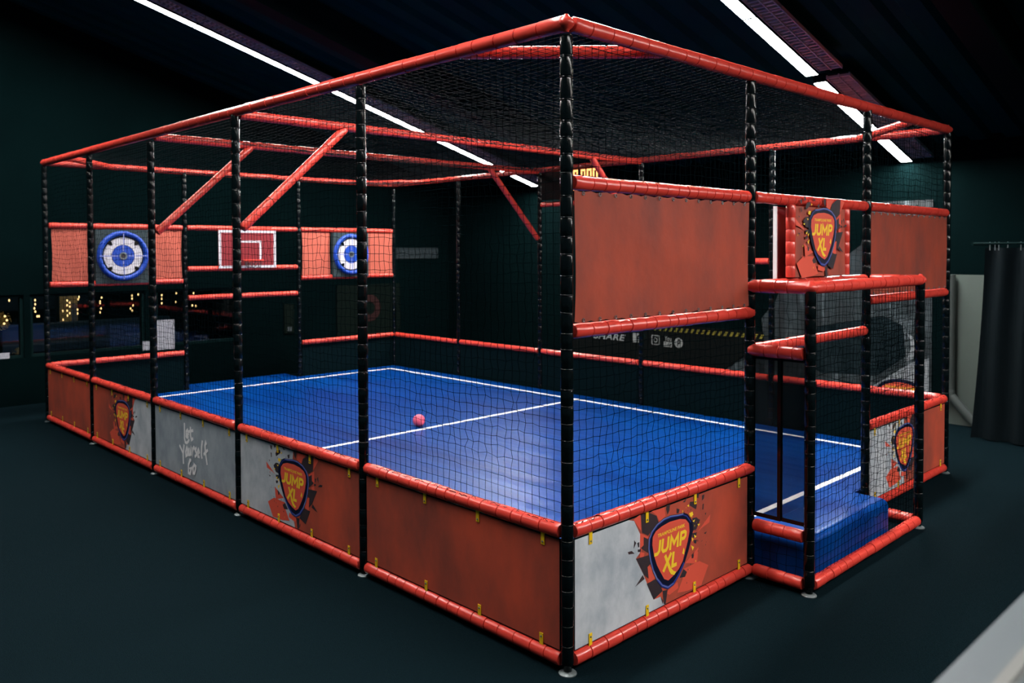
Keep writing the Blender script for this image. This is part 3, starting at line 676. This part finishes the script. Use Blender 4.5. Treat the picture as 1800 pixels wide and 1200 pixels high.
for i in range(24):
    a0, a1 = 2*math.pi*i/24, 2*math.pi*(i+1)/24
    g.cyl((hc[0]+hr*math.cos(a0), hc[1]+hr*math.sin(a0), hc[2]), (hc[0]+hr*math.cos(a1), hc[1]+hr*math.sin(a1), hc[2]), .008, RED, 6)
g.box((2.09, yb-.035, 1.585), (2.19, yb-.002, 1.612), RED)
hp = g.build('hoop', t)
g = MB()
for i in range(12):
    a0 = 2*math.pi*i/12
    for sgn in (-1, 1):
        prev = None
        for j in range(5):
            rr = hr*(1-.09*j); an = a0+sgn*j*math.pi/12; p = (hc[0]+rr*math.cos(an), hc[1]+rr*math.sin(an), hc[2]-.022*j)
            if prev: g.cyl(prev, p, .0016, WHT if j < 0 else DRK, 4)
            prev = p
h2 = g.build('hoop_net'); h2.parent = hp

# LED scoreboard on the far long side
t = thing('scoreboard', 'scoreboard with two groups of glowing orange digits above the large orange banner', 'scoreboard', (X3-.06, 3.75, 2.25))
g = MB(); g.box((X3-.06, 3.33, 2.26), (X3-.034, 4.18, 2.565), BLK); g.build('housing', t)
def digit(yc, z0, h, wd):
    g = MB(); th = .02; xf = X3-.0625
    def seg(a0, a1, b0, b1): g.box((xf, a0, b0), (xf+.002, a1, b1), LED)
    ya, yb_ = yc-wd/2, yc+wd/2
    seg(ya, yb_, z0, z0+th); seg(ya, yb_, z0+h-th, z0+h)
    for q in (ya, yb_-th): seg(q, q+th, z0+th+.003, z0+h/2-.003); seg(q, q+th, z0+h/2+.003, z0+h-th-.003)
    g.build('digit', t)
for k in range(3): digit(3.402+.083*k, 2.345, .215, .066)
for k in range(3): digit(3.675+.083*k, 2.345, .215, .066)

# ------------------------------------------------------------------ right-hand wall: poster, sign, doorway, curtain
t = thing('wall_poster', 'large greyscale photo poster on the back wall behind the entry porch', 'poster', (6.2, 1.9, .1))
g = MB(); g.add([(6.235, y, z) for y, z in ((.775, .09), (3.36, .09), (3.36, .14), (2.60, .66), (2.62, .92), (2.30, 1.30), (1.80, 1.52), (1.48, 1.75), (1.42, 2.19), (.775, 2.19))]+[(6.245, y, z) for y, z in ((.775, .09), (3.36, .09), (3.36, .14), (2.60, .66), (2.62, .92), (2.30, 1.30), (1.80, 1.52), (1.48, 1.75), (1.42, 2.19), (.775, 2.19))], [tuple(range(10)), tuple(range(19, 9, -1))]+[(i, (i+1) % 10, 10+(i+1) % 10, 10+i) for i in range(10)], PHOTO)
g.build('sheet', t)
PW = mat('pale_photo_area', (.26, .29, .31), .6, .1, (.19, .215, .235), (1, 6, 2))
PD = mat('dark_photo_area', (.002, .006, .008), .7, .05, (.010, .018, .022), (1, 7, 5))
g = MB()
def pp(pts, m, d): g.poly([(6.235-d, y, z) for y, z in pts], m)
pp([(.80, .62), (.97, .56), (1.30, .32), (1.40, .25), (.80, .20)], PW, .0004)
pp([(.775, .20), (1.95, .34), (1.40, .25), (1.36, .10), (.775, .10)], PD, .0002)
pp([(1.02, .86), (.96, .83), (.93, .74), (.95, .60), (1.02, .57), (.97, .70), (.98, .80)], PW, .0005)
pp([(1.95, .86), (1.25, 1.02), (1.05, .93), (1.02, .62), (1.30, .40), (1.9, .36), (2.2, .5)], PD, .0003)
pp([(2.55, .85), (2.40, 1.25), (2.33, 1.22), (2.42, .8)], PHOTO, .0005)
g.build('picture', t)
g = MB(); lg = MB()
frp = lambda u, v, n: (6.235-n, -u, v)
pp2 = [(-.02, .0)]
k = 20
lg.poly([frp(-1.07+.26*math.cos(math.pi*i/k), .215+.17*math.sin(math.pi*i/k), .0012) for i in range(k+1)], NAVY)
lg.poly([frp(-1.07+.225*math.cos(math.pi*i/k), .215+.135*math.sin(math.pi*i/k), .0016) for i in range(k+1)], SHR)
put_text(lg, frp, -1.07-.16, .285, .002, text_geo('TRAMPOLINE PARK', .32, .024, 0, .01), YEL)
put_text(lg, frp, -1.07-.19, .222, .002, text_geo('JUMP', .38, .055, .15, .02), YEL)
lg.build('badge', t)
SGN = mat('brown_black_sign', (.0042, .0055, .0055), .8, .03); HAZ = mat('dull_yellow_stripe', (.17, .15, .025), .6, .1)
DIM = mat('grey_letter', (.24, .26, .26), .6, .2)
t = thing('share_sign', 'dark sign with the word share, social icons and a hazard stripe on the back wall', 'sign', (6.2, 4.2, .1))
g = MB(); g.add([(x, y, z) for x in (6.215, 6.23) for y, z in ((3.30, .14), (2.595, .64), (2.595, .76), (5.65, .76), (5.65, .14))], [tuple(range(5)), tuple(range(9, 4, -1))]+[(i, (i+1) % 5, 5+(i+1) % 5, 5+i) for i in range(5)], SGN)
g.build('board', t)
g = MB(); frs = lambda u, v, n: (6.215-n, -u, v)
x = -4.20
while x < -2.64:
    g.poly([frs(x, .682, .0006), frs(x+.035, .682, .0006), frs(x+.065, .733, .0006), frs(x+.03, .733, .0006)], HAZ); x += .078
g.build('hazard_stripe', t)
g = MB(); put_text(g, frs, -5.12, .508, .0006, text_geo('SHARE', .55, .085, .25, .02), DIM); g.build('lettering', t)
def icon(u, v, sz, kind):
    g = MB(); q = lambda x, y, d=0: frs(u+x*sz, v+y*sz, .0006+d)
    def rr(h, m, d):
        pts = []
        for cx_, cy_, a0 in ((h-.2*h, h-.2*h, 0), (-h+.2*h, h-.2*h, 90), (-h+.2*h, -h+.2*h, 180), (h-.2*h, -h+.2*h, 270)):
            for i in range(5): a_ = math.radians(a0+22.5*i); pts.append(q(cx_+.2*h*math.cos(a_), cy_+.2*h*math.sin(a_), d))
        g.poly(pts, m)
    def disc(r_, m, d): g.poly([q(r_*math.cos(i*.2618), r_*math.sin(i*.2618), d) for i in range(24)], m)
    if kind == 'f':
        g.poly([q(-.5, -.5), q(.5, -.5), q(.5, .5), q(-.5, .5)], DIM)
        put_text(g, frs, u-.02*sz, v-.5*sz, .0012, text_geo('f', .36*sz, .82*sz, 0, .05), SGN)
    elif kind == 'cam':
        rr(.5, DIM, 0); rr(.40, SGN, .0004); disc(.25, DIM, .0008); disc(.16, SGN, .0012); g.poly([q(.24, .24, .001), q(.32, .24, .001), q(.32, .32, .001), q(.24, .32, .001)], DIM)
    elif kind == 'tube':
        put_text(g, frs, u-.4*sz, v+.05*sz, .0006, text_geo('You', .8*sz, .5*sz, 0, .01), DIM)
        g.poly([q(-.5, -.55), q(.5, -.55), q(.5, -.02), q(-.5, -.02)], DIM); put_text(g, frs, u-.4*sz, v-.48*sz, .0012, text_geo('Tube', .8*sz, .38*sz, 0, .01), SGN)
    elif kind == 'p':
        disc(.5, DIM, 0); put_text(g, frs, u-.2*sz, v-.36*sz, .0012, text_geo('p', .44*sz, .72*sz, .15, .03), SGN)
    else:
        g.poly([q(-.5, -.3), q(.0, -.4), q(.4, 0), q(.5, .3), q(.2, .32), q(-.1, .1)], BEAM)
    g.build('icon', t)
icon(-4.39, .565, .12, 'f'); icon(-4.29, .59, .10, 'bird'); icon(-4.09, .56, .125, 'cam'); icon(-3.90, .555, .125, 'tube'); icon(-3.74, .55, .125, 'p')
# pale doorway leaf and drain pipe
t = struct(bpy.data.objects.new('door_1', None)); C.objects.link(t); t.location = (6.24, .3, 0)
g = MB(); g.box((6.225, -.55, .0), (6.25, .62, 1.455), PALE); g.build('leaf', t)
g = MB(); g.cyl((6.17, .585, .30), (6.17, .585, 1.455), .043, PIPE, 16); g.cyl((6.17, .585, .30), (6.17, .36, .045), .043, PIPE, 16)
g.lathe((6.17, .585, .235), (6.17, .585, 1), [(0, .043), (.02, .049), (.09, .049), (.11, .043)], PIPE, 16)
g.cyl((6.17, .36, .045), (6.17, .30, .045), .043, PIPE, 16)
tag(g.build('drain_pipe', None, True), 'grey drain pipe bending at the foot of the pale doorway', 'pipe')
g = MB(); vs = []; fs = []
ny = 90; nz = 10
for j in range(nz+1):
    z = .012+1.70*j/nz
    for i in range(ny+1):
        s = i/ny; y = .14+.10*(1-j/nz)**1.3*(1-s)-1.5*s
        vs.append((5.66+.035*math.sin(s*46+.6*math.sin(3*j/nz))+.02*math.sin(s*19)+.03*(1-j/nz)*math.sin(s*8), y, z))
k = len(vs); vs += [(x+.004, y, z) for x, y, z in vs]
for j in range(nz):
    for i in range(ny):
        a_ = j*(ny+1)+i; fs.append((a_, a_+1, a_+ny+2, a_+ny+1)); fs.append((k+a_, k+a_+ny+1, k+a_+ny+2, k+a_+1))
g.add(vs, fs, CURT)
t = thing('drape', 'heavy black curtain hanging from a rail right of the pale doorway', 'curtain', (5.66, -.6, 0))
g.build('cloth', t, True)
g = MB(); g.cyl((5.66, .25, 1.75), (5.66, -1.5, 1.75), .011, BEAM, 8); g.build('rail', t)
for y in (.1, .06, .03, -.04, -.14, -.25, -.4, -.6, -.8, -1.0, -1.2):
    g = MB(); g.cyl((5.66, y, 1.69), (5.66, y, 1.765), .004, STEEL, 6); g.build('hook', t)
g = MB()
for y in (.24, -1.49): g.box((5.65, y-.01, 1.735), (6.25, y+.01, 1.765), BEAM)
g.build('bracket', t)

# ------------------------------------------------------------------ left wall: papers, dim signs, lights behind the glass
def sheet(name, x0, x1, z0, z1, y, label, cat, m=PAPER):
    g = MB(); g.box((x0, y, z0), (x1, y+.0015, z1), m); return tag(g.build(name, None, False, (x0, y, z0)), label, cat)
sheet('paper_notice', 1.55, 1.765, .49, .86, 8.225, 'white paper notice, the large one, on the dark wall beside the window', 'paper')
sheet('paper_note', 1.375, 1.455, .50, .61, 8.225, 'small white paper note to the left of the large notice', 'paper')
sheet('paper_card', -.15, -.055, .535, .60, 8.24, 'white card standing on the sill at the left edge of the picture', 'paper')
g = MB(); LS = mat('dim_sign_board', (.022, .032, .037), .6, .1); LT = mat('dim_sign_text', (.036, .046, .052), .6, .3)
g.box((5.19, 8.212, 1.585), (6.02, 8.228, 1.755), LS); t = thing('dim_sign', 'dim grey lettered sign high on the dark wall beyond the far corner', 'sign', (5.6, 8.22, 1.58)); g.build('board', t)
g = MB()
for k in range(11): x = 5.235+.07*k; g.box((x, 8.2105, 1.64), (x+.012, 8.2115, 1.72), LT); g.box((x+.014, 8.2105, 1.64+.05*(k % 2)), (x+.045, 8.2115, 1.655+.05*(k % 2)), LT)
g.box((5.23, 8.2105, 1.60), (5.70, 8.2115, 1.61), LT); g.build('lettering', t)
t = thing('ring_board', 'dark green board with a dim red ring on the wall behind the far corner', 'board', (4.85, 8.2, .4))
GB = mat('dark_green_board', (.0025, .0058, .0045), .8, .05); DR = mat('dim_red_ring', (.022, .0055, .0055), .7, .2)
g = MB(); g.box((4.12, 8.20, .35), (5.25, 8.225, 1.21), GB); g.build('panel', t)
g = MB(); vs = []; fs = []
for i in range(40):
    a_ = 2*math.pi*i/40
    for rr in (.10, .20): vs.append((4.68+rr*math.cos(a_), 8.197, .855+rr*math.sin(a_)))
for i in range(40): j = (i+1) % 40; fs.append((2*i, 2*i+1, 2*j+1, 2*j))
g.add(vs, fs, DR); g.build('ring', t)
g = MB(); g.box((3.28, 8.205, .57), (3.43, 8.225, .98), GB); g.box((3.32, 8.203, .60), (3.39, 8.2045, .66), LT); tag(g.build('wall_notice'), 'small dark notice on the wall seen under the backboard end', 'notice')
STR = [([(.17, 1.13)], 'single warm fairy light at the left edge behind the window'),
 ([(.45,1.12),(.45,1.07),(.44,1.02),(.45,.98),(.47,.92),(.49,.92)], 'string of warm fairy lights behind the window, left of the tan poster'),
 ([(.81,1.1),(.84,1.07),(.81,1.04),(.84,1.02),(.76,.97),(.81,.97),(.84,.94),(.81,.91),(.76,.86)], 'clustered warm fairy lights hanging in front of the tan poster'),
 ([(.95,1.14),(.94,1.11),(.93,.98),(.93,.93)], 'string of warm fairy lights at the right edge of the tan poster'),
 ([(1.22,1.12),(1.2,1.07),(1.2,1.05),(1.21,.98),(1.2,.93)], 'string of warm fairy lights under the far left dart target'),
 ([(1.6,1.13),(1.6,1.09),(1.61,1.0),(1.58,.96),(1.6,.93)], 'string of warm fairy lights in the right half of the lit window'),
 ([(1.68,1.14),(1.72,.95)], 'pair of warm fairy lights beside the third cage post'),
 ([(1.99,1.12),(1.99,1.07),(1.99,1.01)], 'short string of fairy lights above the large paper notice'),
 ([(2.19,1.14),(2.18,1.02)], 'pair of fairy lights right of the large paper notice'),
 ([(2.43,1.13),(2.41,.96),(2.46,.95)], 'rightmost fairy lights at the end of the window')]
for pts, lab in STR:
    t = thing('fairy_light_string', lab, 'fairy lights', (pts[0][0], 9.2, 1.0), 'fairy lights behind the glass')
    g = MB()
    prev = (pts[0][0], 9.2, 2.7)
    for x, z in pts: g.cyl(prev, (x, 9.2, z+.012), .002, BLK, 4); prev = (x, 9.2, z)
    g.build('wire', t)
    for x, z in pts:
        g = MB(); g.lathe((x, 9.19, z-.014), (x, 9.19, z+1), [(0, .004), (.006, .007), (.014, .009), (.022, .006), (.028, .003)], BULB, 10); g.build('bulb', t, True, (x, 9.19, z))
TAN = mat('tan_poster_print', (.70, .58, .27), .6, .1, (.45, .40, .24), (5, 1, 5), 3)
PBL = mat('grey_blue_print', (.16, .22, .32), .6, .2)
t = thing('tan_poster', 'tan poster with a blue figure shape on the wall of the next room', 'poster', (1.2, 10.5, .7))
g = MB(); g.box((1.09, 10.5, .69), (1.32, 10.515, 1.09), TAN); g.build('sheet', t)
g = MB(); g.poly([(1.24, 10.498, .74), (1.315, 10.498, .72), (1.31, 10.498, .96), (1.26, 10.498, 1.0), (1.235, 10.498, .9)], PBL); g.build('figure_shape', t)
g = MB(); g.box((1.05, 10.515, 0), (1.36, 10.56, 1.2), BEAM); g.build('stand', t)
BEN = mat('dark_blue_upholstery', (.010, .05, .11), .6, .3)
t = thing('padded_bench', 'long dark blue padded bench in the room behind the glass', 'bench', (.8, 10.2, 0))
g = MB(); g.rbox((-.6, 10.0, .38), (2.6, 10.42, .52), BEN, .04); g.build('seat', t)
g = MB(); g.rbox((-.6, 10.42, .38), (2.6, 10.49, .74), BEN, .03); g.build('backrest', t)
g = MB(); g.box((-.55, 10.05, 0), (2.55, 10.40, .38), BEAM); g.build('base', t)
t = thing('lit_tree', 'small bushy tree with warm lights at the left edge behind the glass', 'tree', (.14, 9.5, 0))
FOL = mat('olive_foliage', (.50, .40, .14), .8, .2)
g = MB(); g.cyl((.14, 9.5, 0), (.14, 9.5, .8), .02, BEAM, 8); g.build('trunk', t)
g = MB()
for _ in range(420):
    q = Vector((R.gauss(0, 1), R.gauss(0, 1), R.gauss(0, 1))).normalized()*R.uniform(.03, .13); p = Vector((.13, 9.5, .87))+q
    d1 = Vector((R.gauss(0, 1), R.gauss(0, 1), R.gauss(0, 1))).normalized()*.018; d2 = d1.orthogonal().normalized()*.007
    g.add([p-d1, p+d2, p+d1, p-d2], [(0, 1, 2, 3)], FOL)
g.build('foliage', t)
for x, z in ((.16, .93), (.18, .88), (.15, .84)):
    g = MB(); g.lathe((x, 9.36, z-.012), (x, 9.36, 2), [(0, .004), (.006, .011), (.016, .011), (.024, .004)], BULB, 8); g.build('bulb', t)
t = thing('dried_plant', 'dry pale plant on the sill at the left edge of the picture', 'plant', (.19, 8.8, 0))
g = MB(); g.lathe((.19, 8.8, 0), (.19, 8.8, 1), [(0, .05), (.40, .06), (.46, .07), (.47, .06)], BEAM, 14); g.build('tall_pot', t)
g = MB(); DRY = mat('dry_stems', (.26, .25, .14), .8, .2)
for _ in range(150):
    p = Vector((.19+R.gauss(0, .035), 8.8+R.gauss(0, .03), .47+R.uniform(0, .12))); d1 = Vector((R.gauss(0, 1), R.gauss(0, 1), R.gauss(1, 1))).normalized()*.02; d2 = d1.orthogonal().normalized()*.006
    g.add([p-d1, p+d2, p+d1, p-d2], [(0, 1, 2, 3)], DRY)
g.build('stems', t)

# ------------------------------------------------------------------ pale railing close to the viewer
t = thing('hand_railing', 'pale grey flat-topped railing out of focus at the lower right edge', 'railing', (-.6, -1.95, 0))
g = MB(); g.box((-2.0, -1.927, 1.16), (1.4, -1.878, 1.20), RAILW); g.build('top_rail', t)
g = MB(); g.box((-2.0, -1.941, 1.16), (1.4, -1.927, 1.2035), RAILR); g.build('edge_strip', t)
g = MB(); g.box((-2.0, -2.0, 1.15), (1.4, -1.941, 1.192), RAILW); g.build('inner_rail', t)
for x in (-.2, 1.3):
    g = MB(); g.box((x, -1.96, 0), (x+.05, -1.91, 1.16), RAILW); g.build('post', t)
